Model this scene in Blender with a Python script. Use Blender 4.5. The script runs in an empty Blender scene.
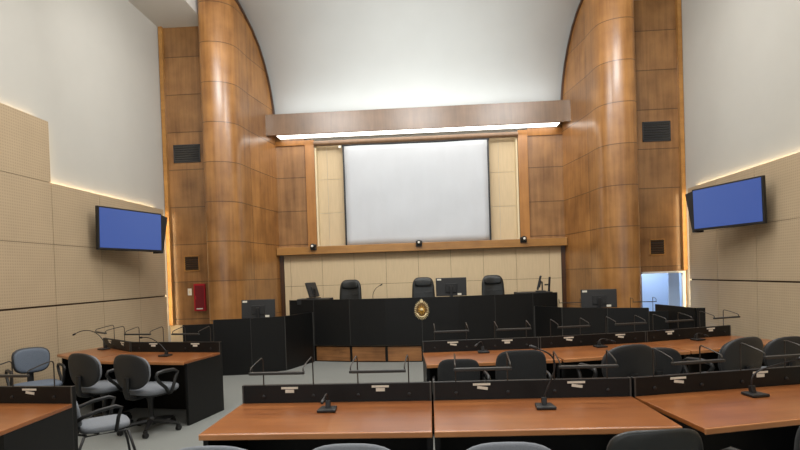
import bpy, bmesh, math, random
from math import sin, cos, pi, radians as R
from mathutils import Vector, Matrix

random.seed(7)
S = bpy.context.scene
COL = S.collection

# ------------------------------------------------------------------ camera
H = 1.54
yaw, pitch, roll = 0.0541, -0.0154, 0.0329
cd = bpy.data.cameras.new('camera'); cam = bpy.data.objects.new('camera', cd); COL.objects.link(cam)
S.camera = cam
cd.sensor_width = 36; cd.lens = 533 / 800 * 36; cd.shift_y = 57.3 / 800; cd.clip_start = .05
r0 = Vector((cos(yaw), sin(yaw), 0)); f0 = Vector((-sin(yaw), cos(yaw), 0)); Zv = Vector((0, 0, 1))
fw = f0 * cos(pitch) + Zv * sin(pitch); u0 = -f0 * sin(pitch) + Zv * cos(pitch)
rt = r0 * cos(roll) - u0 * sin(roll); up = r0 * sin(roll) + u0 * cos(roll)
mw = Matrix((rt, up, -fw)).transposed().to_4x4(); mw.translation = (0, 0, H)
cam.matrix_world = mw

# ------------------------------------------------------------------ world, view
W = bpy.data.worlds.new('world'); S.world = W; W.use_nodes = True
W.node_tree.nodes['Background'].inputs[0].default_value = (.9, .95, 1, 1)
W.node_tree.nodes['Background'].inputs[1].default_value = .3
S.view_settings.view_transform = 'Standard'; S.view_settings.look = 'None'
S.view_settings.gamma = 1; S.view_settings.use_curve_mapping = False
S.view_settings.exposure = 0.25

# ------------------------------------------------------------------ lamps of the room, added fill lights
def area(name, loc, direction, sx, sy, power, col=(1, 1, 1), spread=180):
    l = bpy.data.lights.new(name, 'AREA'); l.shape = 'RECTANGLE'; l.size = sx; l.size_y = sy
    l.energy = power; l.color = col; l.spread = R(spread)
    o = bpy.data.objects.new(name, l); COL.objects.link(o); o.location = loc
    d = Vector(direction).normalized()
    o.rotation_euler = d.to_track_quat('-Z', 'Y').to_euler()
    return o
for yy, pw in ((0.2, 42), (2.6, 58), (5.2, 58), (7.0, 48)):
    for xx in (-2.9, -.15, 2.6):
        area('ceiling_lamp', (xx, yy, 6.25), (0, 0, -1), 1.3, .7, pw * .85, (1, .985, .95), 172)
area('rear_fill', (-.15, -2.3, 2.6), (0, 1, 0), 7, 2.2, 60, (.86, .93, 1))  # added cool fill from behind the camera, no window stands there
WARM = (1, .76, .42)
# led coves behind the wall panelling (strips shine up the plaster)
for sx_, xw in ((-1, -4.982), (1, 4.692)):
    a = area('cove_led', (xw, 8.15, 2.845), (0, 0, 1), 2.8, .012, 9, WARM)
    a.rotation_euler = (R(180), 0, R(90))
    a = area('cove_led', (xw, 2.2, 3.65), (0, 0, 1), 8.8, .012, 18, WARM); a.rotation_euler = (R(180), 0, R(90))
    a = area('cove_led_side', (xw, 6.79, 3.25), (0, 1, 0), .012, .75, 1.4, WARM)
    a = area('cove_led_end', (xw - sx_ * .028, 9.787, 1.75), (sx_ * .9, 1, 0), .02, 2.2, 5, (1, .74, .40))
# strip behind the top of the beam, washing the curved shell
a = area('beam_top_led', (-.16, 10.97, 4.91), (0, -.12, 1), 5.9, .12, 15, (.93, .97, 1))
for xx in (-2.4, -.16, 2.1):                     # added fill lights out of view, brightening the curved ceiling
    area('shell_fill', (xx, 6.6, 5.9), (0, 1, .22), 1.2, .4, 62, (1, 1, .98))
a = area('side_room_lamp', (4.3, 10.75, 2.0), (0, 0, -1), .5, .5, 14, (.80, .88, 1))

# ------------------------------------------------------------------ materials
def srgb(*c):
    return tuple((x / 255 / 12.92 if x / 255 <= .04045 else ((x / 255 + .055) / 1.055) ** 2.4) for x in c) + (1,)
def mat(name, col, rough=.5, metal=0, noise=0, nscale=20, spec=.5, emit=None, estr=1, bump=0, coat=0, stretch=(1, 1, 1)):
    m = bpy.data.materials.new(name); m.use_nodes = True; n = m.node_tree; b = n.nodes['Principled BSDF']
    b.inputs['Base Color'].default_value = col; b.inputs['Roughness'].default_value = rough
    b.inputs['Metallic'].default_value = metal; b.inputs['Specular IOR Level'].default_value = spec
    b.inputs['Coat Weight'].default_value = coat
    if emit: b.inputs['Emission Color'].default_value = emit; b.inputs['Emission Strength'].default_value = estr
    tc = n.nodes.new('ShaderNodeTexCoord'); mp = n.nodes.new('ShaderNodeMapping'); mp.inputs['Scale'].default_value = stretch
    n.links.new(tc.outputs['Object'], mp.inputs[0])
    nz = n.nodes.new('ShaderNodeTexNoise'); nz.inputs['Scale'].default_value = nscale; nz.inputs['Detail'].default_value = 4
    n.links.new(mp.outputs[0], nz.inputs['Vector'])
    hs = n.nodes.new('ShaderNodeHueSaturation'); hs.inputs['Color'].default_value = col
    mr = n.nodes.new('ShaderNodeMapRange'); mr.inputs[1].default_value = .25; mr.inputs[2].default_value = .75
    mr.inputs[3].default_value = 1 - noise; mr.inputs[4].default_value = 1 + noise
    n.links.new(nz.outputs[0], mr.inputs[0]); n.links.new(mr.outputs[0], hs.inputs['Value'])
    n.links.new(hs.outputs[0], b.inputs['Base Color'])
    if bump:
        bp = n.nodes.new('ShaderNodeBump'); bp.inputs['Strength'].default_value = bump; bp.inputs['Distance'].default_value = .01
        n.links.new(nz.outputs[0], bp.inputs['Height']); n.links.new(bp.outputs[0], b.inputs['Normal'])
    return m
def mathn(n, op, a, b=None, c=None):
    x = n.nodes.new('ShaderNodeMath'); x.operation = op
    for i, v in enumerate((a, b, c)):
        if v is None: continue
        if isinstance(v, (int, float)): x.inputs[i].default_value = v
        else: n.links.new(v, x.inputs[i])
    return x.outputs[0]
def wood(name, c1, c2, rough=.32, grain=(14, 14, .8), joints=False, seam=None, var=.12, coat=.25):
    """veneer: streaked grain along one axis; joints = panel joints every .715 m of height (UV: u along the wall, v height)"""
    m = bpy.data.materials.new(name); m.use_nodes = True; n = m.node_tree; b = n.nodes['Principled BSDF']
    b.inputs['Roughness'].default_value = rough; b.inputs['Coat Weight'].default_value = coat; b.inputs['Coat Roughness'].default_value = .22
    tc = n.nodes.new('ShaderNodeTexCoord'); mp = n.nodes.new('ShaderNodeMapping'); mp.inputs['Scale'].default_value = grain
    n.links.new(tc.outputs['Object'], mp.inputs[0])
    nz = n.nodes.new('ShaderNodeTexNoise'); nz.inputs['Scale'].default_value = 1; nz.inputs['Detail'].default_value = 6; nz.inputs['Roughness'].default_value = .6
    n.links.new(mp.outputs[0], nz.inputs['Vector'])
    n2 = n.nodes.new('ShaderNodeTexNoise'); n2.inputs['Scale'].default_value = 2.2; n2.inputs['Detail'].default_value = 5
    n.links.new(tc.outputs['Object'], n2.inputs['Vector'])
    f = mathn(n, 'ADD', mathn(n, 'MULTIPLY', nz.outputs[0], .45), mathn(n, 'MULTIPLY', n2.outputs[0], .55))
    cr = n.nodes.new('ShaderNodeMapRange'); cr.inputs[1].default_value = .34; cr.inputs[2].default_value = .66
    n.links.new(f, cr.inputs[0])
    mx = n.nodes.new('ShaderNodeMix'); mx.data_type = 'RGBA'; mx.inputs[6].default_value = c1; mx.inputs[7].default_value = c2
    n.links.new(cr.outputs[0], mx.inputs[0])
    out = mx.outputs[2]
    if joints:
        uv = n.nodes.new('ShaderNodeSeparateXYZ'); n.links.new(tc.outputs['UV'], uv.inputs[0])
        u, v = uv.outputs[0], uv.outputs[1]
        t = mathn(n, 'DIVIDE', mathn(n, 'SUBTRACT', v, 1.5175 - 7.15), .715)
        fr = mathn(n, 'FRACT', t); row = mathn(n, 'FLOOR', t)
        line = mathn(n, 'LESS_THAN', fr, .021)
        side = mathn(n, 'GREATER_THAN', u, seam if seam else 1e6)
        wn = n.nodes.new('ShaderNodeTexWhiteNoise'); wn.noise_dimensions = '2D'
        cb = n.nodes.new('ShaderNodeCombineXYZ'); n.links.new(row, cb.inputs[0]); n.links.new(side, cb.inputs[1])
        n.links.new(cb.outputs[0], wn.inputs['Vector'])
        hs = n.nodes.new('ShaderNodeHueSaturation'); n.links.new(out, hs.inputs['Color'])
        n.links.new(mathn(n, 'ADD', mathn(n, 'MULTIPLY', wn.outputs[0], 2 * var), 1 - var), hs.inputs['Value'])
        if seam:
            line = mathn(n, 'MAXIMUM', line, mathn(n, 'LESS_THAN', mathn(n, 'ABSOLUTE', mathn(n, 'SUBTRACT', u, seam)), .007))
        m2 = n.nodes.new('ShaderNodeMix'); m2.data_type = 'RGBA'; m2.inputs[7].default_value = tuple(x * .35 for x in c1[:3]) + (1,)
        n.links.new(hs.outputs[0], m2.inputs[6]); n.links.new(mathn(n, 'MULTIPLY', line, .75), m2.inputs[0]); out = m2.outputs[2]
        bp = n.nodes.new('ShaderNodeBump'); bp.inputs['Strength'].default_value = .5; bp.inputs['Distance'].default_value = .01
        n.links.new(mathn(n, 'SUBTRACT', 1, line), bp.inputs['Height']); n.links.new(bp.outputs[0], b.inputs['Normal'])
    n.links.new(out, b.inputs['Base Color'])
    return m
def perforated(name, col):
    """acoustic board with a fine grid of small holes on the Y-Z plane"""
    m = mat(name, col, .75, noise=.04, nscale=3); n = m.node_tree; b = n.nodes['Principled BSDF']
    hs = [x for x in n.nodes if x.type == 'HUE_SAT'][0]
    tc = [x for x in n.nodes if x.type == 'TEX_COORD'][0]
    sp = n.nodes.new('ShaderNodeSeparateXYZ'); n.links.new(tc.outputs['Object'], sp.inputs[0])
    k = 2 * pi / .036
    a = mathn(n, 'MULTIPLY_ADD', mathn(n, 'SINE', mathn(n, 'MULTIPLY', sp.outputs[1], k)), .5, .5)
    c = mathn(n, 'MULTIPLY_ADD', mathn(n, 'SINE', mathn(n, 'MULTIPLY', sp.outputs[2], k)), .5, .5)
    d = mathn(n, 'MULTIPLY', mathn(n, 'MULTIPLY', a, c), .34)
    mx = n.nodes.new('ShaderNodeMix'); mx.data_type = 'RGBA'; mx.inputs[7].default_value = tuple(x * .35 for x in col[:3]) + (1,)
    n.links.new(hs.outputs[0], mx.inputs[6]); n.links.new(d, mx.inputs[0]); n.links.new(mx.outputs[2], b.inputs['Base Color'])
    return m

VEN1, VEN2 = srgb(118, 77, 38), srgb(170, 121, 68)
M = dict(
    veneer=wood('veneer_panels', VEN1, VEN2, joints=True, seam=1.164),
    veneer_flat=wood('veneer_flat_panels', srgb(108, 74, 42), srgb(156, 114, 70), joints=True),
    trimwood=wood('trim_veneer', srgb(144, 100, 50), srgb(180, 132, 72), grain=(2, 12, 12), coat=.1),
    stile=wood('stile_veneer', srgb(148, 98, 48), srgb(180, 126, 66), coat=.1),
    beam=wood('beam_veneer', srgb(104, 80, 58), srgb(132, 102, 76), grain=(16, 4, 1.2), coat=.1),
    darkwood=wood('dark_edge_wood', srgb(52, 32, 18), srgb(80, 50, 28)),
    steps=wood('step_wood', srgb(104, 68, 38), srgb(164, 114, 70), grain=(1, 12, 30), coat=.05),
    desk=wood('desk_laminate', srgb(124, 70, 35), srgb(157, 97, 51), rough=.3, grain=(1.6, 14, 14), coat=.3),
    deskedge=wood('desk_edge', srgb(166, 106, 60), srgb(190, 130, 82), grain=(1.5, 12, 12), rough=.35),
    plaster=mat('white_plaster', srgb(190, 188, 181), .85, noise=.02, nscale=2),
    shell=mat('curved_plaster', srgb(200, 203, 201), .8, noise=.025, nscale=1.5),
    ceiling=mat('ceiling_paint', srgb(196, 194, 190), .9, noise=.02, nscale=2),
    perf=perforated('perforated_board', srgb(184, 163, 133)),
    backboard=mat('beige_board', srgb(206, 184, 148), .7, noise=.05, nscale=6, stretch=(6, 6, .6)),
    cream=mat('cream_paint', srgb(222, 206, 170), .7),
    gap=mat('joint_gap', srgb(70, 52, 36), .9),
    carpet=mat('grey_carpet', srgb(122, 124, 120), .95, noise=.12, nscale=90, bump=.3),
    black=mat('black_laminate', srgb(17, 17, 17), .45, spec=.3, noise=.15, nscale=8, stretch=(8, 8, .5)),
    blackedge=mat('grey_edge_strip', srgb(62, 60, 57), .5),
    plastic=mat('black_plastic', srgb(24, 24, 25), .45, noise=.05),
    shellplastic=mat('chair_shell_plastic', srgb(38, 38, 39), .5, noise=.08, nscale=15, bump=.1),
    leather=mat('black_leather', srgb(30, 32, 32), .36, noise=.2, nscale=12, bump=.25),
    fabricblue=mat('blue_grey_fabric', srgb(96, 105, 118), .95, noise=.12, nscale=120, bump=.2),
    fabricgrey=mat('grey_fabric', srgb(120, 124, 130), .95, noise=.1, nscale=120, bump=.2),
    fabricblack=mat('charcoal_fabric', srgb(40, 41, 42), .95, noise=.15, nscale=120, bump=.2),
    wire=mat('dark_wire', srgb(62, 58, 54), .35, metal=.6),
    bar=mat('grey_bar', srgb(52, 51, 49), .4, metal=.2),
    steel=mat('brushed_steel', srgb(150, 150, 150), .35, metal=.8),
    sticker=mat('paper_sticker', srgb(214, 208, 192), .8, noise=.1, nscale=60),
    white=mat('white_plastic', srgb(225, 222, 212), .5),
    screen=mat('screen_cloth', srgb(196, 200, 205), .8, noise=.03, nscale=2.0, bump=.5, stretch=(1.6, 1, .8)),
    tv=mat('tv_blue_picture', srgb(20, 30, 70), .25, emit=srgb(72, 100, 170), estr=.6),
    ventgrey=mat('vent_slats', srgb(46, 48, 52), .5),
    ventbrown=mat('vent_brown', srgb(62, 42, 28), .5),
    red=mat('red_enamel', srgb(168, 14, 34), .4), darkred=mat('dark_red', srgb(112, 8, 24), .5),
    gold=mat('gold_metal', srgb(190, 146, 62), .42, metal=.4, noise=.3, nscale=60), palegold=mat('pale_gold', srgb(232, 214, 168), .5, metal=.15),
    bronze=mat('dark_gold', srgb(104, 76, 34), .5, metal=.3),
    diffuser=mat('light_diffuser', srgb(250, 248, 238), .5, emit=(1, .96, .88, 1), estr=3.2),
    pale=mat('pale_blue_paint', srgb(196, 214, 236), .8),
    glass=mat('lens_glass', srgb(150, 160, 180), .1),
)

# ------------------------------------------------------------------ mesh helpers
class MB:
    def __init__(s): s.bm = bmesh.new(); s.uv = s.bm.loops.layers.uv.new('UVMap')
    def box(s, c, d, rz=0, rx=0, ry=0, taper=1):
        m = Matrix.Translation(c) @ Matrix.Rotation(rz, 4, 'Z') @ Matrix.Rotation(ry, 4, 'Y') @ Matrix.Rotation(rx, 4, 'X')
        v = []
        for z in (-.5, .5):
            for x, y in ((-.5, -.5), (.5, -.5), (.5, .5), (-.5, .5)):
                k = taper if z > 0 else 1
                v.append(s.bm.verts.new(m @ Vector((x * d[0] * k, y * d[1] * k, z * d[2]))))
        for f in ((3, 2, 1, 0), (4, 5, 6, 7), (0, 1, 5, 4), (1, 2, 6, 5), (2, 3, 7, 6), (3, 0, 4, 7)):
            s.bm.faces.new([v[i] for i in f])
        return s
    def prism(s, poly, z0, z1):
        a = [s.bm.verts.new((p[0], p[1], z0)) for p in poly]; b = [s.bm.verts.new((p[0], p[1], z1)) for p in poly]
        n = len(poly); s.bm.faces.new(a[::-1]); s.bm.faces.new(b)
        for i in range(n): s.bm.faces.new((a[i], a[(i + 1) % n], b[(i + 1) % n], b[i]))
        return s
    def tube(s, pts, r, seg=8, flat=None, radii=None):
        pts = [Vector(p) for p in pts]; rings = []
        n = len(pts); prev = None
        for i, p in enumerate(pts):
            t = ((pts[min(i + 1, n - 1)] - p).normalized() + (p - pts[max(i - 1, 0)]).normalized()).normalized()
            if prev is None:
                a = Vector((0, 0, 1)) if abs(t.z) < .9 else Vector((1, 0, 0))
                x = t.cross(a).normalized()
            else: x = (prev - t * prev.dot(t)).normalized()
            prev = x; y = t.cross(x); rr = radii[i] if radii else r
            rings.append([s.bm.verts.new(p + x * cos(2 * pi * k / seg) * rr * (flat or 1) + y * sin(2 * pi * k / seg) * rr) for k in range(seg)])
        for a, b in zip(rings, rings[1:]):
            for k in range(seg): s.bm.faces.new((a[k], a[(k + 1) % seg], b[(k + 1) % seg], b[k]))
        s.bm.faces.new(rings[0][::-1]); s.bm.faces.new(rings[-1])
        return s
    def lathe(s, prof, seg=20, c=(0, 0, 0), axis='Z'):
        rings = []
        c = Vector(c)
        for r, z in prof:
            ring = []
            for k in range(seg):
                a = 2 * pi * k / seg
                p = Vector((r * cos(a), r * sin(a), z))
                if axis == 'Y': p = Vector((p.x, -p.z, p.y))
                if axis == 'X': p = Vector((p.z, p.y, p.x))
                ring.append(s.bm.verts.new(c + p))
            rings.append(ring)
        for a, b in zip(rings, rings[1:]):
            for k in range(seg): s.bm.faces.new((a[k], a[(k + 1) % seg], b[(k + 1) % seg], b[k]))
        s.bm.faces.new(rings[0][::-1]); s.bm.faces.new(rings[-1])
        return s
    def pillow(s, c, w, h, t, e=3.2, curve=0, lean=0, flare=0, seg=32, plane='XZ', round_=1):
        """cushion: superellipse outline w x h, thickness t, rounded rim; plane XZ (back) or XY (seat)"""
        prof = ((1, 0), (.985, .55), (.93, .86), (.75, 1), (.4, 1.04))
        order = [(q, -1) for q in prof[::-1]] + [(q, 1) for q in prof[1:]]
        rings = []
        def P(x, z, d):
            x *= 1 + flare * z / h
            yy = d * t / 2 - curve * (x / (w / 2)) ** 2
            if plane == 'XZ': return Vector((c[0] + x, c[1] + yy - lean * z, c[2] + z))
            return Vector((c[0] + x, c[1] + z, c[2] + d * t / 2 - curve * (x / (w / 2)) ** 2 - lean * z))
        for (sc, dd), sg in order:
            ring = []
            for k in range(seg):
                a = 2 * pi * k / seg
                cx, cz = abs(cos(a)) ** (2 / e) * (1 if cos(a) >= 0 else -1), abs(sin(a)) ** (2 / e) * (1 if sin(a) >= 0 else -1)
                ring.append(s.bm.verts.new(P(cx * w / 2 * sc, cz * h / 2 * sc, sg * dd)))
            rings.append(ring)
        for a, b in zip(rings, rings[1:]):
            for k in range(seg): s.bm.faces.new((a[k], a[(k + 1) % seg], b[(k + 1) % seg], b[k]))
        v0 = s.bm.verts.new(P(0, 0, -1.05)); v1 = s.bm.verts.new(P(0, 0, 1.05))
        for k in range(seg):
            s.bm.faces.new((v0, rings[0][(k + 1) % seg], rings[0][k])); s.bm.faces.new((v1, rings[-1][k], rings[-1][(k + 1) % seg]))
        return s
    def build(s, name, m, parent=None, smooth=False, bevel=0, kind=None):
        bmesh.ops.recalc_face_normals(s.bm, faces=s.bm.faces)
        me = bpy.data.meshes.new(name); s.bm.to_mesh(me); s.bm.free()
        o = bpy.data.objects.new(name, me); COL.objects.link(o); me.materials.append(M[m] if isinstance(m, str) else m)
        if parent: o.parent = parent
        if smooth:
            for p in me.polygons: p.use_smooth = True
            if smooth == 'auto': me.set_sharp_from_angle(angle=R(38))
        if bevel:
            b = o.modifiers.new('bevel', 'BEVEL'); b.width = bevel; b.segments = 2; b.limit_method = 'ANGLE'
        if kind: o['kind'] = kind
        return o
def st(name, mb, m, **k): return mb.build(name, m, kind='structure', **k)
def thing(name, label, cat, loc=(0, 0, 0), rz=0, group=None):
    o = bpy.data.objects.new(name, None); COL.objects.link(o); o.location = loc; o.rotation_euler = (0, 0, rz)
    o.empty_display_size = .1
    o['label'] = label; o['category'] = cat
    if group: o['group'] = group
    return o
def tag(o, label, cat, group=None):
    o['label'] = label; o['category'] = cat
    if group: o['group'] = group
    return o
def copy_tree(o, parent=None):
    c = o.copy(); COL.objects.link(c)
    if parent: c.parent = parent
    for ch in list(o.children): copy_tree(ch, c)
    return c

# ------------------------------------------------------------------ room shell
X0 = -.16                                        # centre line of the room
XL, XR = -4.935, 4.652                           # faces of the wall panelling
st('floor', MB().box((X0, 4.5, -.05), (10.6, 15, .1)), 'carpet')
st('wall_left', MB().box((-5.07, 3.75, 3.2), (.16, 12.5, 6.4)), 'plaster')
st('wall_right', MB().box((4.78, 3.75, 3.2), (.16, 12.5, 6.4)), 'plaster')
st('wall_rear', MB().box((X0, -2.58, 3.2), (10.2, .16, 6.4)), 'plaster')
# shell curve behind the beam and the ceilings
SH = [(9.2, 6.78), (9.5, 6.77), (9.8, 6.71), (10.1, 6.61), (10.4, 6.45), (10.65, 6.25), (10.87, 5.98), (11.05, 5.68), (11.18, 5.35), (11.27, 5.0), (11.3, 4.75), (11.3, 4.66)]
def shell_z(y):
    if y <= SH[0][0]: return SH[0][1]
    for (a, za), (b, zb) in zip(SH, SH[1:]):
        if y <= b and b > a: return za + (zb - za) * (y - a) / (b - a)
    return 4.75
mb = MB(); rows = []
for y, z in SH: rows.append([mb.bm.verts.new((X0 + x, y, z)) for x in (-3.94, 3.94)])
for a, b in zip(rows, rows[1:]): mb.bm.faces.new((a[0], a[1], b[1], b[0]))
o = st('ceiling_shell', mb, 'shell', smooth=True)
o.modifiers.new('solid', 'SOLIDIFY').thickness = .06
o.modifiers['solid'].offset = 1 if o.data.polygons[0].normal.z > 0 else -1
mb = MB().box((X0, 3.3, 6.84), (7.8, 11.9, .1))
st('ceiling', mb, 'ceiling')
mb = MB()
for s in (-1, 1):
    xo = -5.13 if s < 0 else 4.846
    xi = X0 + s * 3.88
    mb.box(((xo + xi) / 2, 3.9, 6.42), (abs(xo - xi), 12.9, .08))
    mb.box((xi + s * .03, 3.7, 6.65), (.06, 12.7, .38))
st('ceiling_side', mb, 'ceiling')

# acoustic panelling of the side walls: boards with open joints over a dark backing
ys = [-2.47 + 1.03 * i for i in range(12)] + [9.78]
for s, xf, nm in ((-1, XL, 'wall_left_panelling'), (1, XR, 'wall_right_panelling')):
    mb = MB(); g = .004
    for y0, y1 in zip(ys, ys[1:]):
        for z0, z1 in ((.0, 1.262), (1.286, 2.078), (2.084, 2.893)) + (((2.899, 3.697),) if y1 < 6.9 else ()):
            mb.box((xf + s * .0125, (y0 + y1) / 2, (z0 + z1) / 2), (.025, y1 - y0 - 2 * g, z1 - z0))
    st(nm, mb, 'perf')
    mb = MB().box((xf + s * .032, (ys[0] + ys[-1]) / 2, 1.415), (.012, ys[-1] - ys[0] - .02, 2.83))
    mb.box((xf + s * .032, (ys[0] + 6.8) / 2, 3.235), (.012, 6.8 - ys[0] - .02, .8))
    st(nm + '_backing', mb, 'gap')

# veneered wing walls: flat strip, rounded column, fin running back to the stage wall
half = [(3.02 + .18 * k / 12, 11.3 - 1.15 * k / 12) for k in range(13)]
half += [(3.205, 10.08), (3.212, 10.0), (3.22, 9.9), (3.23, 9.8), (3.25, 9.70), (3.28, 9.62), (3.32, 9.56), (3.375, 9.505), (3.44, 9.46), (3.52, 9.427), (3.60, 9.407),
         (3.67, 9.40), (3.74, 9.405), (3.79, 9.425), (3.83, 9.46), (3.855, 9.51), (3.865, 9.57), (3.865, 9.8), (3.865, 10.03)]
def fin_x(y):
    for (xa, ya), (xb, yb) in zip(half, half[1:]):
        if yb <= y <= ya: return xa + (xb - xa) * (ya - y) / (ya - yb)
    return 3.02
for s, nm in ((-1, 'wall_wing_left'), (1, 'wall_wing_right')):
    mb = MB(); u = 0; cols = []; us = []
    for i, (x, y) in enumerate(half):
        if i: u += math.dist(half[i - 1], half[i])
        us.append(u); zt = shell_z(y)
        cols.append([mb.bm.verts.new((X0 + s * x, y, zz)) for zz in (0, 1.5, 3.0, 4.4, zt)])
    for i in range(len(cols) - 1):
        for j in range(4):
            f = mb.bm.faces.new((cols[i][j], cols[i + 1][j], cols[i + 1][j + 1], cols[i][j + 1]))
            for lp in f.loops:
                k = i if lp.vert in cols[i] else i + 1
                lp[mb.uv].uv = (us[k], lp.vert.co.z)
    o = st(nm, mb, 'veneer', smooth=True)
    # dark edge board following the curve on top of the fin
    mb = MB(); vs = []; yy = 11.29
    while yy > 9.6:
        x = fin_x(yy); z = shell_z(yy); dy = .04
        tz = shell_z(yy - dy) - shell_z(yy + dy); tl = math.hypot(tz, 2 * dy); ny, nz = -tz / tl, -2 * dy / tl   # towards the room, down
        vs.append([mb.bm.verts.new(p) for p in ((X0 + s * (x + .01), yy, z - .002), (X0 + s * (x - .03), yy, z - .002), (X0 + s * (x - .03), yy + ny * .05, z + nz * .05), (X0 + s * (x + .01), yy + ny * .05, z + nz * .05))])
        yy -= .05
    for a, b in zip(vs, vs[1:]):
        for k in range(4): mb.bm.faces.new((a[k], a[(k + 1) % 4], b[(k + 1) % 4], b[k]))
    mb.bm.faces.new(vs[0][::-1]); mb.bm.faces.new(vs[-1])
    st('trim_1' if s < 0 else 'trim_2', mb, 'darkwood')

def flatwall(name, rects, y, m, th=.04):
    mb = MB()
    for x0, x1, z0, z1 in rects:
        mb.box(((x0 + x1) / 2, y + th / 2, (z0 + z1) / 2), (x1 - x0, th, z1 - z0))
    o = st(name, mb, m)
    me = o.data; uv = me.uv_layers['UVMap'].data
    for p in me.polygons:
        for li in p.loop_indices:
            co = me.vertices[me.loops[li].vertex_index].co; uv[li].uv = (co.x - 20, co.z)
    return o
xl0, xl1 = -4.99, X0 - 3.86
xr0, xr1 = X0 + 3.86, 4.70
flatwall('wall_front_left', [(xl0, xl1, .70, 6.38)], 10.0, 'veneer_flat')
flatwall('wall_front_left_base', [(xl0, xl1, 0, .70)], 9.99, 'backboard')
DX0, DX1, DZ = 3.90, 4.655, 1.40                   # low opening at the right
flatwall('wall_front_right', [(xr0, xr1, DZ + .03, 6.38), (xr0, DX0, 0, DZ + .03), (DX1, xr1, 0, DZ + .03)], 10.0, 'veneer_flat')
# dark brown edge posts next to the plaster
st('trim_3', MB().box((-4.94, 9.97, 3.55), (.07, .09, 5.7)), 'trimwood')
st('trim_4', MB().box((4.655, 9.97, 3.9), (.07, .09, 4.9)), 'trimwood')
# doorway at the right with the pale room behind
mb = MB().box(((DX0 + DX1) / 2, 9.985, DZ + .015), (DX1 - DX0 + .02, .07, .035)).box((DX1 - .02, 9.985, DZ / 2), (.05, .07, DZ))
st('door_1', mb, 'white')
mb = MB().box((4.3, 11.3, 1.1), (1.3, .05, 2.2)).box((3.74, 10.7, 1.1), (.05, 1.3, 2.2)).box((5.0, 10.7, 1.1), (.05, 1.3, 2.2)).box((4.3, 10.7, 2.25), (1.4, 1.3, .05))
mb.box((4.62, 10.35, .7), (.2, .04, 1.4))
st('wall_side_room', mb, 'pale')

# stage wall
YB = 11.3
WL, WR = -3.19, 2.865
flatwall('wall_back_left', [(WL, -2.56, 2.16, 4.54)], YB, 'veneer_flat')
flatwall('wall_back_right', [(2.15, WR, 2.16, 4.54)], YB, 'veneer_flat')
def tiled(name, x0, x1, z0, z1, y, vx, hz, m='backboard'):
    mb = MB(); xs = [x0] + [v for v in vx if x0 < v < x1] + [x1]; zs = [z0] + [v for v in hz if z0 < v < z1] + [z1]
    for a, b in zip(xs, xs[1:]):
        for c, d in zip(zs, zs[1:]): mb.box(((a + b) / 2, y + .01, (c + d) / 2), (b - a - .006, .02, d - c - .006))
    st(name, mb, m)
    st(name + '_backing', MB().box(((x0 + x1) / 2, y + .035, (z0 + z1) / 2), (x1 - x0, .02, z1 - z0)), 'gap')
tiled('wall_back_lower', -3.09, 2.78, 0, 2.02, YB, [-2.95 + .685 * i for i in range(10)], [.68, 1.35])
tiled('wall_back_alcove', -2.33, 1.92, 2.16, 4.40, YB + .1, [-2.10, -1.72, 1.55], [2.9, 3.62])
st('wall_back_core', MB().box((X0, 11.46, 2.4), (6.4, .1, 4.8)), 'plaster')
st('trim_5', MB().box((-3.14, YB + .01, 1.0), (.1, .03, 2.02)).box((2.82, YB + .01, 1.0), (.1, .03, 2.02)), 'darkwood')
# ledge, stiles, header, beam
st('trim_6', MB().box(((WL + WR) / 2, 11.22, 2.10), (WR - WL, .20, .165)), 'trimwood', bevel=.006)
st('trim_7', MB().box((-2.445, 11.28, 3.3), (.2, .06, 2.3)).box((2.04, 11.28, 3.3), (.2, .06, 2.3))
   .box((-2.87, 11.29, 4.40), (.66, .03, .10)).box((2.5, 11.29, 4.40), (.72, .03, .14)), 'stile', bevel=.004)
st('trim_8', MB().box((-2.325, 11.345, 3.28), (.035, .13, 2.24)).box((1.915, 11.345, 3.28), (.035, .13, 2.24)), 'cream')
st('trim_9', MB().tube([(-2.34, 11.24, 4.36), (1.94, 11.24, 4.36)], .055, 14), 'beam', smooth='auto')
mb = MB().box((X0, 10.88, 4.69), (6.18, .06, .425)).box((X0, 11.1, 4.88), (6.1, .40, .02)).box((X0, 11.1, 4.56), (6.04, .38, .03))
st('trim_10', mb, 'beam')
t = thing('strip_light', 'long white fluorescent strip glowing under the wooden beam above the screen', 'light', (X0, 11.09, 4.50))
MB().box((0, 0, 0), (5.80, .32, .02)).build('diffuser', 'diffuser', t)
MB().box((0, 0, .025), (5.86, .33, .03)).build('housing', 'white', t)

# ------------------------------------------------------------------ things on the walls
t = thing('projection_screen', 'large white roll-down projection screen hanging in the alcove on the stage wall', 'projection screen', (-.20, 11.24, 2.19))
w, h = 3.0, 2.12
mb = MB(); g = []
for i in range(25):
    g.append([])
    for j in range(17):
        x = (i / 24 - .5) * w; z = j / 16 * h
        g[-1].append(mb.bm.verts.new((x, .006 * sin(x * 5 + z * 2.2) * (1 - z / h * .6) + .004 * sin(z * 7 - x * 3), z)))
for i in range(24):
    for j in range(16): mb.bm.faces.new((g[i][j], g[i + 1][j], g[i + 1][j + 1], g[i][j + 1]))
o = mb.build('canvas', 'screen', t, smooth=True); o.modifiers.new('solid', 'SOLIDIFY').thickness = .004
for s in (-1, 1):
    b = MB().box((s * (w / 2 + .018), 0, h / 2), (.036, .012, h)).build('side_border', 'plastic', t)
MB().tube([(-w / 2 - .05, .02, h - .01), (w / 2 + .05, .02, h - .01)], .035, 12).build('roller', 'plastic', t, smooth='auto')
MB().box((-w / 2 - .09, .0, h - .04), (.05, .04, .05)).build('bracket', 'white', t)

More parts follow.
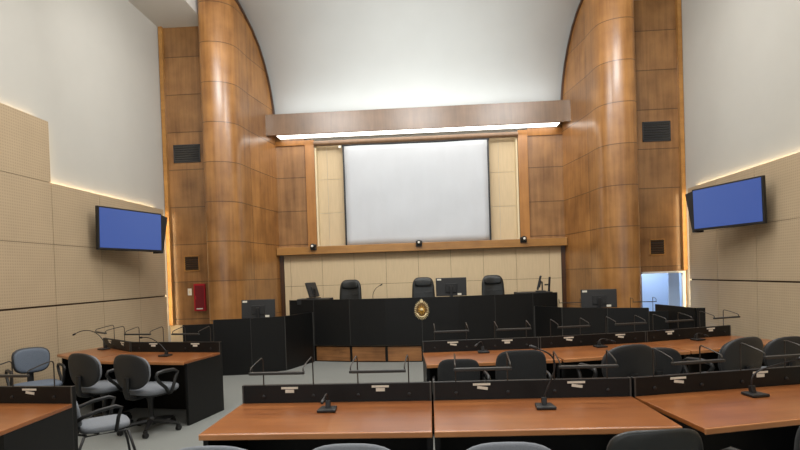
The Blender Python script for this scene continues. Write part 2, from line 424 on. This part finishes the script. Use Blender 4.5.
def television(loc, s, label):
    # picture faces the room and is swung towards the seats; local x = along the screen, local -y = out of the screen
    t = thing('wall_television', label, 'television', loc, 0, None)
    return t
def tv(name_side, near, far, label):
    n_, f_ = Vector(near), Vector(far); c = (n_ + f_) / 2; d = (f_ - n_); L_ = d.to_2d().length
    ang = math.atan2(d.y, d.x)
    t = thing('wall_television', label, 'television', c, ang, None)
    s = 1 if name_side == 'left' else -1        # side of local y that faces the room
    hh = .64; tl = R(1.5) * s                      # leaning forward at the top
    def bx(nm, x, y, z, dx, dy, dz, m, bev=0, par=t):
        m4 = Matrix.Rotation(tl, 4, 'X')
        mb = MB().box((0, 0, 0), (dx, dy, dz)); bmesh.ops.transform(mb.bm, matrix=m4 @ Matrix.Translation((x, y, z)), verts=mb.bm.verts)
        return mb.build(nm, m, par, bevel=bev)
    fb = bx('frame', 0, 0, 0, L_, .05, hh, 'plastic', .006)
    bx('screen', 0, -s * .027, .005, L_ - .05, .006, hh - .055, 'tv', par=fb)
    bx('rear_housing', L_ / 2 * .0 + .05, s * .05, 0, L_ * .6, .06, hh * .6, 'plastic')
    # wedge-shaped bracket at the far end
    mb = MB(); x = L_ / 2
    q = [(x + .002, -.02 * s, .30), (x + .15, -.02 * s, .27), (x + .02, -.02 * s, -.34), (x - .03, .03 * s, -.34)]
    a = [mb.bm.verts.new((p[0], p[1], p[2])) for p in q]; b = [mb.bm.verts.new((p[0], p[1] + s * .12, p[2])) for p in q]
    mb.bm.faces.new(a); mb.bm.faces.new(b[::-1])
    for i in range(4): mb.bm.faces.new((a[i], b[i], b[(i + 1) % 4], a[(i + 1) % 4]))
    mb.build('bracket_wedge', 'plastic', t)
    # arm back to the wall
    xw = XL if name_side == 'left' else XR
    inv = (Matrix.Translation(c) @ Matrix.Rotation(ang, 4, 'Z')).inverted()
    p0 = inv @ Vector((xw, c.y + .1, c.z)); 
    MB().tube([(0, s * .06, 0), ((p0.x) / 2 + .1, (p0.y + s * .06) / 2, 0), p0], .025, 8).build('wall_arm', 'plastic', t)
    return t
tv('left', (-4.785, 7.5, 2.36), (-4.46, 8.72, 2.36), 'blue-screened television mounted high on the left wall')
tv('right', (4.50, 7.36, 2.37), (4.14, 8.52, 2.38), 'blue-screened television mounted high on the right wall')

def vent(x, z, w, h, m, n, label, grp, fr):
    t = thing('wall_vent', label, 'vent', (x, 9.998, z))
    mb = MB()
    for s in (-1, 1): mb.box((s * (w / 2 - .01), -.008, 0), (.02, .016, h)).box((0, -.008, s * (h / 2 - .01)), (w, .016, .02))
    mb.build('frame', fr, t)
    MB().box((0, -.002, 0), (w - .03, .003, h - .03)).build('backing', 'plastic', t)
    for i in range(n):
        MB().box((0, -.010, -h / 2 + .02 + (h - .04) * (i + .5) / n), (w - .04, .012, (h - .04) / n * .62), rx=.5).build('slat', m, t)
vent(-4.535, 3.975, .52, .34, 'ventgrey', 7, 'large dark grey louvred vent high on the left veneer wall', None, 'ventgrey')
vent(4.225, 3.985, .50, .36, 'ventgrey', 7, 'large dark grey louvred vent high on the right veneer wall', None, 'ventgrey')
vent(-4.52, 1.875, .30, .30, 'ventbrown', 6, 'small square brown vent above the red cabinet', None, 'trimwood')
vent(4.187, 1.88, .28, .30, 'ventbrown', 6, 'small square brown vent above the low doorway at right', None, 'trimwood')
# red cabinet
t = thing('fire_hose_cabinet', 'small red fire cabinet on the left veneer wall under the brown vent', 'fire cabinet', (-4.375, 9.998, 1.22))
MB().box((0, -.03, 0), (.22, .06, .52)).build('body', 'red', t, bevel=.006)
MB().box((.005, -.063, .0), (.17, .006, .45)).build('door', 'darkred', t)
MB().box((-.07, -.07, 0), (.012, .012, .07)).build('handle', 'red', t)
MB().box((0, -.068, -.215), (.12, .004, .02)).build('label_strip', 'white', t)
t = thing('wall_switch', 'white switch plate beside the red fire cabinet', 'switch', (-4.585, 9.998, 1.33))
MB().box((0, -.006, 0), (.075, .012, .13)).build('plate', 'white', t, bevel=.003)
MB().box((0, -.014, 0), (.03, .008, .05)).build('rocker', 'cream', t)

def ledge_camera(x, label):
    t = thing('conference_camera', label, 'camera', (x, 11.07, 2.1825))
    MB().box((0, .08, .012), (.12, .08, .02)).build('base', 'plastic', t, bevel=.004)
    MB().box((0, .03, -.02), (.13, .04, .12)).build('clamp', 'plastic', t, bevel=.008)
    MB().lathe([(.004, -.055), (.03, -.048), (.05, -.025), (.056, 0), (.05, .025), (.03, .048), (.004, .055)], 16, (0, -.03, .0)).build('head', 'plastic', t, smooth=True)
    MB().lathe([(.024, 0), (.024, .02), (.012, .024)], 14, (0, -.080, .0), 'Y').build('lens', 'white', t, smooth='auto')
ledge_camera(-2.40, 'small black camera on the left end of the wooden ledge')
ledge_camera(-.18, 'small black camera on the wooden ledge below the middle of the screen')
ledge_camera(1.97, 'small black camera on the right end of the wooden ledge')

# ------------------------------------------------------------------ bench on its platform
PZ = .29
front = [(-2.10, 9.56), (-1.42, 9.37), (-.78, 9.27), (-.14, 9.22), (.50, 9.27), (1.14, 9.37), (1.82, 9.50)]
st('floor_platform', MB().prism([(-3.0, 9.9)] + [(x, y + .06) for x, y in front] + [(2.7, 9.9), (2.7, 11.28), (-3.0, 11.28)], 0.001, PZ), 'black')
for i in range(6):
    (x0, y0), (x1, y1) = front[i], front[i + 1]
    a = math.atan2(y1 - y0, x1 - x0); L_ = math.dist(front[i], front[i + 1])
    c = ((x0 + x1) / 2 + sin(a) * -.0, (y0 + y1) / 2 + .045)
    o = MB().box((c[0], c[1], .145), (L_ - .05, .02, .25), rz=a).build('trim_%d' % (11 + i), 'steps', kind='structure')
BZ = 1.125
t = thing('judges_bench', 'long curved black judges bench with gold crest in front of the stage wall', 'bench', (X0, 9.6, PZ))
def loc(p): return (p[0] - X0, p[1] - 9.6)
segs = [((-2.5, 9.66), (-2.10, 9.56))] + [(front[0], front[1]), (front[1], front[3]), (front[3], front[5]), (front[5], front[6]), (front[6], (2.28, 9.62))]
def wallseg(pts, th, z0, z1, mb=None):
    """vertical panel of thickness th standing behind a polyline"""
    mb = mb or MB(); n = len(pts); off = []
    for i, p in enumerate(pts):
        a = Vector(pts[max(i - 1, 0)]); b = Vector(pts[min(i + 1, n - 1)]); d = (b - a).normalized()
        off.append((p[0] - d.y * th, p[1] + d.x * th))
    poly = [tuple(p) for p in pts] + off[::-1]
    return mb.prism(poly, z0, z1)
fpan = [[(-2.58, 9.68), (-2.10, 9.56)], front[0:2], front[1:4], front[3:6], front[5:7], [front[6], (2.28, 9.62)]]
for seg in fpan:
    q = [loc(p) for p in seg]
    # leave a hairline between neighbours
    d0 = (Vector(q[1]) - Vector(q[0])).normalized() * .003; d1 = (Vector(q[-1]) - Vector(q[-2])).normalized() * .003
    q[0] = tuple(Vector(q[0]) + d0); q[-1] = tuple(Vector(q[-1]) - d1)
    wallseg(q, .03, .012, BZ - PZ).build('front_panel', 'black', t)
for p in (front[0], front[1], front[3], front[5], front[6]):
    q = loc(p); MB().box((q[0], q[1] + .012, (BZ - PZ) / 2), (.010, .02, BZ - PZ - .02)).build('edge_strip', 'blackedge', t)
MB().prism([loc((x, y + .035)) for x, y in [(-2.56, 9.68)] + front + [(2.26, 9.62)]] + [loc(p) for p in ((2.26, 10.12), (1.8, 10.05), (-.14, 9.85), (-2.1, 10.08), (-2.56, 10.15))], .72, .75).build('worktop', 'black', t)
for x, y0, y1 in ((-2.565, 9.70, 10.12), (2.265, 9.64, 10.1)):
    q = loc((x, (y0 + y1) / 2)); MB().box((q[0], q[1], .4), (.03, y1 - y0, .80)).build('side_panel', 'black', t)
# crest
t = thing('gold_crest', 'oval gold crest with rays on the front of the black judges bench', 'emblem', (-.14, 9.215, .905))
MB().lathe([(.118, 0), (.118, .006), (.10, .012)], 36, (0, 0, 0), 'Y').build('oval_plate', 'bronze', t, smooth='auto').scale = (1, 1, 1.32)
rays = MB()
for k in range(28):
    a = 2 * pi * k / 28; rr = .112; c = Vector((sin(a) * rr, -.010, cos(a) * rr * 1.32))
    L_ = .032 if k % 2 else .044
    rays.box(c, (.013, .012, L_), ry=a, taper=.5)
rays.build('ray_ring', 'palegold', t)
mb = MB()
for k in range(10):
    a = 2 * pi * k / 10; a2 = a + pi / 10
    p0 = mb.bm.verts.new((0, -.03, 0)); p1 = mb.bm.verts.new((sin(a) * .07, -.012, cos(a) * .09)); p2 = mb.bm.verts.new((sin(a2) * .035, -.012, cos(a2) * .045)); p3 = mb.bm.verts.new((sin(a - pi / 10) * .035, -.012, cos(a - pi / 10) * .045))
    mb.bm.faces.new((p0, p1, p2)); mb.bm.faces.new((p0, p3, p1))
mb.build('star', 'gold', t)
MB().lathe([(.024, 0), (.02, .012), (.005, .018)], 16, (0, -.028, .012), 'Y').build('medallion', 'palegold', t, smooth='auto')
MB().box((0, -.016, .150), (.05, .012, .022)).box((-.018, -.016, .168), (.012, .012, .025)).box((.018, -.016, .168), (.012, .012, .025)).box((0, -.016, .172), (.014, .012, .034)).build('crown', 'palegold', t)
MB().tube([(-.08, -.018, -.05), (-.05, -.022, -.10), (0, -.024, -.118), (.05, -.022, -.10), (.08, -.018, -.05)], .010, 6).build('ribbon', 'palegold', t, smooth=True)

# ------------------------------------------------------------------ side desks (clerk / witness) left and right
def side_desk(label, pts, top, low, lowtop, work):
    cx = sum(p[0] for p in pts) / len(pts); cy = sum(p[1] for p in pts) / len(pts)
    t = thing('clerk_desk', label, 'desk', (cx, cy, 0)); L_ = lambda p: (p[0] - cx, p[1] - cy)
    for a, b in zip(pts, pts[1:]):
        d = (Vector(b) - Vector(a)).normalized() * .004
        wallseg([L_(Vector(a) + d), L_(Vector(b) - d)], .03, .0, top).build('front_panel', 'black', t)
    for p in pts:
        q = L_(p); MB().box((q[0], q[1] + .014, top / 2), (.012, .02, top - .01)).build('edge_strip', 'blackedge', t)
    for a, b in low:
        wallseg([L_(a), L_(b)], .03, 0, lowtop).build('low_panel', 'black', t)
    MB().prism([L_(p) for p in work], .69, .72).build('worktop', 'black', t)
    return t
side_desk('black panelled clerk desk at left, angled in to the judges bench', [(-3.47, 8.36), (-2.89, 8.44), (-2.41, 8.72), (-2.12, 9.54)], .905,
          [((-3.95, 8.30), (-3.48, 8.355))], .84, [(-3.95, 8.34), (-3.46, 8.41), (-2.91, 8.49), (-2.46, 8.76), (-2.25, 9.4), (-2.75, 9.5), (-2.95, 9.1), (-3.3, 9.0), (-3.95, 8.95)])
side_desk('black panelled clerk desk at right, angled in to the judges bench', [(1.84, 9.47), (2.17, 8.88), (2.77, 8.48), (3.32, 8.28)], .905,
          [((3.33, 8.28), (3.60, 8.24))], .85, [(1.93, 9.46), (2.23, 8.93), (2.80, 8.54), (3.33, 8.34), (3.58, 8.3), (3.56, 8.95), (3.0, 9.05), (2.7, 9.2), (2.5, 9.5)])
t = thing('privacy_panel', 'tall black panel block standing at the right wall end of the clerk desk', 'panel', (3.66, 8.2, 0))
wallseg([(-.05, .47), (.07, -.52)][::-1], .035, .0, .93).build('front_panel', 'black', t)
MB().box((.125, -.53, .465), (.11, .035, .93), rz=-.1).build('end_panel', 'black', t)
MB().box((.105, .02, .445), (.03, .9, .85), rz=.12).build('back_panel', 'black', t)

# ------------------------------------------------------------------ computer monitors
def monitor(label, loc, rz, w, h, tilt=0, stand=.12, stickers=True):
    """screen faces local +y, its back local -y; foot on z = 0"""
    t = thing('computer_monitor', label, 'monitor', loc, rz)
    zc = stand + h / 2
    def piece(nm, c, d, m, bev=.004, par=t):
        mb = MB().box((0, 0, 0), d)
        bmesh.ops.transform(mb.bm, matrix=Matrix.Translation((0, 0, zc)) @ Matrix.Rotation(tilt, 4, 'X') @ Matrix.Translation(c), verts=mb.bm.verts)
        return mb.build(nm, m, par, bevel=bev)
    body = piece('housing', (0, 0, 0), (w, .035, h), 'shellplastic', .006)
    piece('screen', (0, .019, 0), (w - .03, .003, h - .03), 'plastic', 0, body)
    piece('rear_bulge', (0, -.024, -.02), (w * .38, .02, h * .5), 'plastic', .006)
    if stickers:
        piece('sticker', (-w / 2 + .06, -.0185, h / 2 - .03), (.075, .002, .03), 'sticker', 0)
        piece('sticker', (w / 2 - .13, -.0185, -h / 2 + .03), (.07, .002, .035), 'sticker', 0)
    MB().box((0, -.05, zc / 2 + .02), (.05, .025, zc)).build('stand', 'plastic', t, bevel=.003)
    MB().box((0, -.02, .008), (.24, .18, .016)).build('foot', 'plastic', t, bevel=.004)
    return t
monitor('black monitor seen from behind on the middle of the judges bench', (.40, 9.68, 1.04), R(0), .55, .33, 0, .075)
monitor('black monitor seen from behind on the clerk desk at left', (-2.87, 8.80, .72), R(4), .56, .31, R(-4), .16)
monitor('grey-black monitor seen from behind on the clerk desk at right', (2.76, 8.86, .72), R(-6), .56, .30, R(-4), .165)
monitor('dark monitor turned almost edge-on at the left end of the judges bench', (-2.17, 9.82, 1.141), R(72), .34, .28, R(-18), .02, False)
monitor('dark monitor with prop turned edge-on at the right end of the judges bench', (2.0, 9.80, 1.141), R(78), .34, .26, R(14), .03, False)
t = thing('prop_stand', 'slim black prop leaning behind the edge-on monitor at the right of the bench', 'stand', (2.17, 9.80, 1.14))
MB().tube([(0, 0, 0), (.02, 0, .26)], .02, 8).build('post', 'plastic', t); MB().box((-.03, 0, .12), (.09, .02, .025)).build('crossbar', 'plastic', t)
o = MB().box((-2.12, 9.82, 1.09), (.6, .4, .1)).build('desk_riser', 'plastic', bevel=.004)
tag(o, 'low black riser under the left edge-on monitor on the judges bench', 'riser')
o = MB().box((1.88, 9.80, 1.09), (.62, .4, .1)).build('desk_riser', 'plastic', bevel=.004)
tag(o, 'low black riser under the right edge-on monitor on the judges bench', 'riser')

# ------------------------------------------------------------------ gooseneck microphones
def bez(pts, n=14):
    out = []
    for k in range(n + 1):
        t = k / n; q = [Vector(p) for p in pts]
        while len(q) > 1: q = [a.lerp(b, t) for a, b in zip(q, q[1:])]
        out.append(q[0])
    return out
def microphone(label, loc, rz, neck, head=.045):
    t = thing('gooseneck_microphone', label, 'microphone', loc, rz)
    mb = MB().prism([(-.06, -.055), (.06, -.055), (.05, .06), (-.05, .06)], 0, .018); mb.build('base', 'plastic', t, bevel=.005)
    MB().box((0, .02, .035), (.03, .03, .05), rx=-.2).build('socket', 'plastic', t, bevel=.003)
    pts = bez([(0, .02, .05)] + neck)
    MB().tube(pts, .005, 8).build('gooseneck', 'plastic', t, smooth=True)
    d = (pts[-1] - pts[-2]).normalized(); p = pts[-1]
    MB().tube([p, p + d * .01, p + d * head, p + d * (head + .008)], .01, 10, radii=[.007, .011, .011, .007]).build('head', 'plastic', t, smooth=True)
    return t
DZT = .6915
microphone('gooseneck microphone on the nearest desk left of the centre gap', (-.665, 3.33, DZT), 0, [(0, .02, .12), (0, -.04, .12), (0, -.12, .10)])
microphone('tall gooseneck microphone on the nearest middle desk', (.686, 3.30, DZT), 0, [(.02, .02, .16), (.17, .02, .30), (-.03, .02, .36)])
microphone('gooseneck microphone on the nearest angled desk at right, leaning to the right edge', (2.05, 3.50, DZT), R(12), [(-.02, .02, .16), (.05, .02, .16), (.30, -.02, .22)])
microphone('gooseneck microphone on the second row desk directly behind the black chairs', (.543, 5.60, DZT), R(3), [(0, .02, .12), (-.02, -.02, .13), (-.06, -.05, .10)])
microphone('low gooseneck microphone in the middle of the second row of desks', (1.80, 5.78, DZT), R(12), [(0, .03, .08), (.05, .03, .10), (.14, .02, .06)])
microphone('low gooseneck microphone at the far right of the second row of desks', (2.98, 6.12, DZT), R(20), [(0, .03, .07), (.05, .03, .09), (.12, .02, .05)])
microphone('long gooseneck microphone on the wedge desk by the left wall', (-4.22, 6.66, DZT), R(-30), [(-.05, .0, .22), (-.30, -.04, .30), (-.50, -.10, .20)])
microphone('gooseneck microphone on the left desk nearest the aisle', (-3.03, 5.92, DZT), R(-11), [(-.05, .0, .13), (-.22, .08, .22), (-.40, .12, .20)])
microphone('thin gooseneck microphone on the judges bench left of the middle chair', (-1.03, 9.72, 1.041), 0, [(-.02, 0, .14), (.02, 0, .25), (.13, 0, .30)])

# ------------------------------------------------------------------ desks
def hook(mb, x, yb, s=1):
    """one wire: up from the panel top, over and forward to the bar"""
    pts = [(x, yb, .74), (x, yb, .90), (x, yb, .975), (x - .002, yb - .006, .992), (x - .004, yb - .02, .998), (x - .008, yb - .10, .985), (x - .012, yb - .195, .965), (x - .012, yb - .212, .955), (x - .012, yb - .215, .935)]
    mb.tube(pts, .0045, 6)
def desk(label, BL, BR, FR, FL, sides='LR', holders=2, cat='desk', group=None, stick=2, offs=None):
    BL, BR, FR, FL = map(Vector, (BL, BR, FR, FL))
    c = (BL + BR) / 2; a = math.atan2(BR.y - BL.y, BR.x - BL.x)
    t = thing('courtroom_desk', label, cat, (c.x, c.y, 0), a, group)
    Rm = Matrix.Rotation(-a, 2); q = [Rm @ (p - c) for p in (FL, FR, BR, BL)]
    q[2].x -= .002; q[1].x -= .004; q[0].x += .004; q[3].x += .002
    top = MB().prism([tuple(p) for p in q], .662, .69).build('desktop', 'desk', t, bevel=.004)
    e0, e1 = q[0], q[1]; d = (e1 - e0).normalized(); nrm = Vector((d.y, -d.x))
    MB().prism([tuple(e0), tuple(e0 + nrm * .012), tuple(e1 + nrm * .012), tuple(e1)], .656, .6895).build('edge_band', 'deskedge', t, bevel=.005)
    wl, wr = q[3].x, q[2].x
    MB().box(((wl + wr) / 2, .022, .405), (wr - wl, .036, .81)).build('screen_panel', 'black', t, bevel=.002)
    for x in (wl, wr): 
        MB().box((x + (.006 if x < 0 else -.006), .0205, .4055), (.010, .041, .812)).build('edge_strip', 'blackedge', t)
    for sd, x0, x1 in (('L', q[3], q[0]), ('R', q[2], q[1])):
        if sd in sides:
            s = 1 if sd == 'L' else -1
            v = (x1 - x0); v1 = x0 + v * .93; ox = Vector((s * .03, 0))
            MB().prism([tuple(x0), tuple(v1), tuple(v1 + ox), tuple(x0 + ox)], 0, .661).build('side_panel', 'black', t)
    w = wr - wl
    for i in range(holders):
        x = (wl + wr) / 2 + (offs[i] if offs else (-.325, .325)[i])
        h = MB().box((x - .012, -.205, .930), (.36, .030, .018)).build('document_holder', 'bar', t, bevel=.004)
        for s in (-1, 1):
            mb = MB(); hook(mb, x + s * .172, .012); mb.build('wire', 'wire', h, smooth='auto')
        for s in (-1, 1): MB().lathe([(.012, 0), (.012, .006), (.007, .009)], 10, (x + s * .172, .003, .735), 'Y').build('fixing_cap', 'plastic', h, smooth='auto')
    for i in range(stick):
        x = (wl + wr) / 2 + (-.31, .31)[i] * (w / 1.3) + random.uniform(-.02, .02)
        mb = MB().box((x, .0025, .790), (.115, .003, .014))
        k = random.randint(0, 2)
        if k == 0: mb.box((x, .0025, .768), (.06, .003, .022))
        elif k == 1: mb.box((x - .028, .0025, .764), (.022, .003, .03)).box((x + .02, .0025, .762), (.03, .003, .034))
        else: mb.box((x + .005, .0025, .766), (.07, .003, .018), ry=.15)
        mb.build('paper_sticker', 'sticker', t)
    return t
desk('nearest wooden desk with black screen panel, at the left of the front row', (-1.302, 3.57), (-.004, 3.55), (-.004, 2.86), (-1.302, 2.875))
desk('nearest wooden desk with black screen panel, at the middle of the front row', (.004, 3.55), (1.305, 3.555), (1.312, 2.875), (-.000, 2.86))
desk('nearest angled wooden desk at the right edge of the front row', (1.318, 3.55), (2.58, 3.822), (2.70, 3.17), (1.395, 2.83))
desk('nearest wooden desk cut by the left edge, across the aisle', (-3.86, 3.80), (-2.575, 3.67), (-2.545, 2.97), (-3.88, 3.08))
desk('second row wooden desk in front of the bench, left of the row', (-.09, 5.70), (1.165, 5.80), (1.225, 5.08), (-.05, 4.95))
desk('second row angled wooden desk in the middle of the row', (1.172, 5.80), (2.40, 6.07), (2.55, 5.39), (1.235, 5.085))
desk('second row angled wooden desk reaching towards the right wall', (2.407, 6.075), (3.53, 6.46), (3.80, 5.82), (2.56, 5.395))
desk('left wooden desk with black end panel beside the aisle', (-3.70, 6.37), (-2.475, 6.13), (-2.60, 5.475), (-3.84, 5.73))
desk('short wedge-shaped wooden desk against the left wall', (-4.42, 6.96), (-3.715, 6.385), (-3.85, 5.74), (-4.60, 6.33), holders=1, offs=(.1,), sides='L')
# holders standing on the right clerk desk
def loose_holder(label, x, y, a, base=.72):
    t = thing('document_holder', label, 'document holder', (x, y, base), a)
    for s in (-1, 1):
        X = s * .172; MB().tube([(X, 0, 0), (X, 0, .30), (X, -.01, .318), (X - .012, -.18, .31), (X - .012, -.2, .295), (X - .012, -.2, .26)], .0045, 6).build('wire', 'wire', t, smooth='auto')
    MB().box((-.012, -.2, .258), (.355, .022, .012)).build('rest_bar', 'bar', t)
    MB().box((0, 0, .004), (.40, .04, .008)).build('foot_plate', 'plastic', t)
loose_holder('wire document holder in front of the low bluish doorway', 3.41, 8.78, R(-5))
loose_holder('wire document holder beside the monitor on the right clerk desk', 2.35, 9.1, R(-8))

# ------------------------------------------------------------------ chairs
def task_chair(label, seatmat, shellmat, backmat=None, w=.42, hb=.33, e=2.6, flare=.12, zc=.655, fabric_front=True):
    """swivel chair, faces local +y; base centre at the origin"""
    t = thing('swivel_chair', label, 'chair')
    MB().pillow((0, .02, .435), .47, .45, .07, e=3.4, plane='XY').build('seat', seatmat, t, smooth=True)
    MB().pillow((0, .02, .398), .43, .41, .03, e=3.4, plane='XY').build('seat_pan', 'plastic', t, smooth=True)
    MB().pillow((0, -.225, zc), w, hb, .05, e=e, curve=-.035, lean=.10, flare=flare).build('backrest', backmat or seatmat, t, smooth=True)
    MB().pillow((0, -.256, zc), w + .03, hb + .03, .035, e=e, curve=-.035, lean=.10, flare=flare).build('back_shell', shellmat, t, smooth=True)
    MB().tube([(0, .0, .375), (0, -.20, .375), (0, -.275, .40), (0, -.295, .46), (0, -.288, .60)], .022, 8, flat=1.6).build('back_support', 'plastic', t, smooth='auto')
    for s in (-1, 1):
        x = s * .262
        MB().tube([(s * .20, .04, .39), (s * .245, .04, .40), (x, .05, .46), (x, .09, .56), (x, .12, .605), (x, .06, .635), (x, -.06, .64), (x, -.15, .632), (x, -.17, .60), (x, -.13, .54), (x, -.05, .47), (s * .25, .0, .41)], .015, 8, flat=1.2).build('armrest', 'plastic', t, smooth=True)
    MB().lathe([(.05, .07), (.045, .13), (.028, .15), (.028, .30), (.04, .34), (.05, .38)], 14).build('gas_column', 'plastic', t, smooth='auto')
    for k in range(5):
        a = 2 * pi * k / 5 + .3
        l = MB().tube([(.03 * cos(a), .03 * sin(a), .105), (.16 * cos(a), .16 * sin(a), .095), (.29 * cos(a), .29 * sin(a), .072)], .022, 8, radii=[.028, .022, .015]).build('base_leg', 'plastic', t, smooth='auto')
        cx, cy = .29 * cos(a), .29 * sin(a)
        mb = MB()
        mb.box((cx, cy, .055), (.03, .03, .03))
        for o_ in (-.013, .013):
            mb.lathe([(.012, -.007), (.026, -.006), (.027, 0), (.026, .006), (.012, .007)], 12, (cx + o_ , cy, .027), 'X')
        mb.build('caster', 'plastic', l, smooth='auto')
    return t
done = []
def place(proto, x, y, deg, label, sc=1.0, group=None):
    """x, y = where the backrest stands; deg = facing, clockwise from the stage direction"""
    if proto in done: o = copy_tree(proto)
    else: o = proto; done.append(proto)
    d = R(deg); o.location = (x + .24 * sin(d), y + .24 * cos(d), 0.001); o.rotation_euler = (0, 0, -d); o.scale = (sc,) * 3
    o['label'] = label
    if group: o['group'] = group
    return o
gA = task_chair('grey', 'fabricgrey', 'shellplastic')
place(gA, -3.00, 5.14, 18, 'grey-seated swivel chair pulled up to the left aisle desk, nearest the aisle', 1.0)
place(gA, -3.61, 5.32, 20, 'grey-seated swivel chair with black back, second from the aisle at the left desks')
gR = task_chair('row', 'fabricgrey', 'fabricgrey')
place(gR, -.97, 2.27, 0, 'grey chair back just peeking in at the bottom left of the front desk', .99)
place(gR, -.36, 2.27, 0, 'grey chair back just peeking in below the left front desk, beside the gap', .99)
place(gR, .31, 2.27, 0, 'grey chair back just peeking in below the middle front desk', .985)
gD = task_chair('dark', 'fabricgrey', 'shellplastic', 'fabricblack', w=.44, flare=.08)
place(gD, 1.68, 4.62, -14, 'large dark rounded swivel chair, third from left in the second row', 1.06)
place(gD, 2.12, 5.10, 6, 'low dark swivel chair pushed in, fourth from left in the second row', .93)
place(gD, 2.70, 4.78, -24, 'large dark swivel chair, second from the right edge in the second row', 1.08)
place(gD, 3.37, 5.22, -12, 'dark swivel chair cut by the right edge in the second row', 1.0)
bl = task_chair('blue', 'fabricblue', 'shellplastic', w=.36, hb=.28, zc=.71, e=3.2)
place(bl, -4.64, 5.93, 130, 'blue-grey swivel chair facing the room beside the left wall', .96)
kb = task_chair('black', 'fabricblack', 'fabricblack', w=.40, hb=.38, e=4.2, flare=.0, zc=.67)
place(kb, .24, 4.74, 2, 'low black square-backed chair, leftmost in the second row', .88)
place(kb, .75, 4.50, -3, 'taller black square-backed chair, second from left in the second row', 1.0)
kl = task_chair('leather', 'fabricblack', 'leather', w=.40, hb=.38, e=4.2, flare=.0, zc=.67)
place(kl, .93, 2.28, -6, 'black square-backed chair with armrests, in front of the middle front desk', .985)
place(kl, 1.71, 2.30, -14, 'black chair cut by the bottom right corner of the picture', 1.06)

# visitor chair on four legs, seen from the side behind the near left desk
t = thing('visitor_chair', 'grey chair with black armrests and straight legs beside the near left desk', 'chair', (-2.71, 4.20, 0), R(-52)); t.scale = (.85, .85, .92)
MB().pillow((0, .02, .43), .46, .44, .06, e=3.6, plane='XY').build('seat', 'fabricgrey', t, smooth=True)
MB().pillow((0, -.215, .585), .42, .26, .045, e=3.4, lean=.16, curve=-.02).build('backrest', 'fabricgrey', t, smooth=True)
MB().pillow((0, -.245, .585), .43, .27, .02, e=3.4, lean=.16, curve=-.02).build('back_shell', 'shellplastic', t, smooth=True)
for s in (-1, 1):
    MB().tube([(s * .22, .20, .39), (s * .24, .25, .2), (s * .25, .28, 0)], .012, 8).build('leg', 'plastic', t, smooth=True)
    MB().tube([(s * .22, -.16, .39), (s * .24, -.24, .2), (s * .25, -.29, 0)], .012, 8).build('leg', 'plastic', t, smooth=True)
    MB().tube([(s * .235, .10, .40), (s * .25, .12, .52), (s * .255, .15, .60), (s * .255, .10, .618), (s * .255, -.04, .60), (s * .25, -.16, .565), (s * .235, -.22, .53)], .014, 8, flat=1.2).build('armrest', 'plastic', t, smooth=True)
    MB().tube([(s * .20, -.14, .395), (s * .20, -.23, .42), (s * .19, -.245, .55), (s * .19, -.27, .7)], .011, 8).build('back_post', 'plastic', t, smooth=True)
MB().tube([(-.22, .18, .39), (.22, .18, .39), (.22, -.15, .39), (-.22, -.15, .39), (-.22, .17, .39)], .011, 8).build('seat_frame', 'plastic', t)

# executive chairs on the platform
def exec_chair():
    t = thing('executive_chair', 'x', 'chair')
    MB().pillow((0, .02, .47), .52, .50, .10, e=3.4, plane='XY').build('seat', 'leather', t, smooth=True)
    MB().pillow((0, -.26, .86), .47, .70, .09, e=4.0, curve=-.03, lean=.08, flare=-.10).build('backrest', 'leather', t, smooth=True)
    MB().pillow((0, -.235, 1.10), .36, .16, .09, e=3.6, curve=-.03, lean=.08).build('headrest', 'leather', t, smooth=True)
    for k in range(3): MB().tube([(-.19, -.225 + .02 - k * -.01, .66 + k * .12), (0, -.205 + k * -.008, .66 + k * .12), (.19, -.225 + .02, .66 + k * .12)], .006, 6).build('stitching', 'plastic', t)
    for s in (-1, 1):
        MB().tube([(s * .24, .12, .45), (s * .30, .14, .56), (s * .30, .12, .66), (s * .30, -.10, .68), (s * .29, -.20, .62), (s * .24, -.22, .50)], .02, 8, flat=1.3).build('armrest', 'plastic', t, smooth=True)
    MB().lathe([(.05, .07), (.045, .13), (.03, .15), (.03, .32), (.05, .42)], 14).build('gas_column', 'steel', t, smooth='auto')
    for k in range(5):
        a = 2 * pi * k / 5 + .3
        l = MB().tube([(.03 * cos(a), .03 * sin(a), .105), (.31 * cos(a), .31 * sin(a), .072)], .02, 8).build('base_leg', 'plastic', t, smooth='auto')
        MB().lathe([(.012, -.018), (.027, -.016), (.027, .016), (.012, .018)], 12, (.31 * cos(a), .31 * sin(a), .028), 'X').build('caster', 'plastic', l, smooth='auto')
    return t
ex = exec_chair()
for i, (x, rz, lb) in enumerate(((-1.60, 172, 'black leather executive chair behind the judges bench, left of the three'),
                                 (-.115, 180, 'black leather executive chair behind the judges bench, above the gold crest'),
                                 (1.27, 184, 'black leather executive chair behind the judges bench, right of the centre monitor'))):
    o = ex if i == 0 else copy_tree(ex)
    o.location = (x, 10.35, PZ + .001); o.rotation_euler = (0, 0, R(rz)); o.scale = (.96, .96, .97); o['label'] = lb
    o['group'] = 'executive chairs behind the bench'
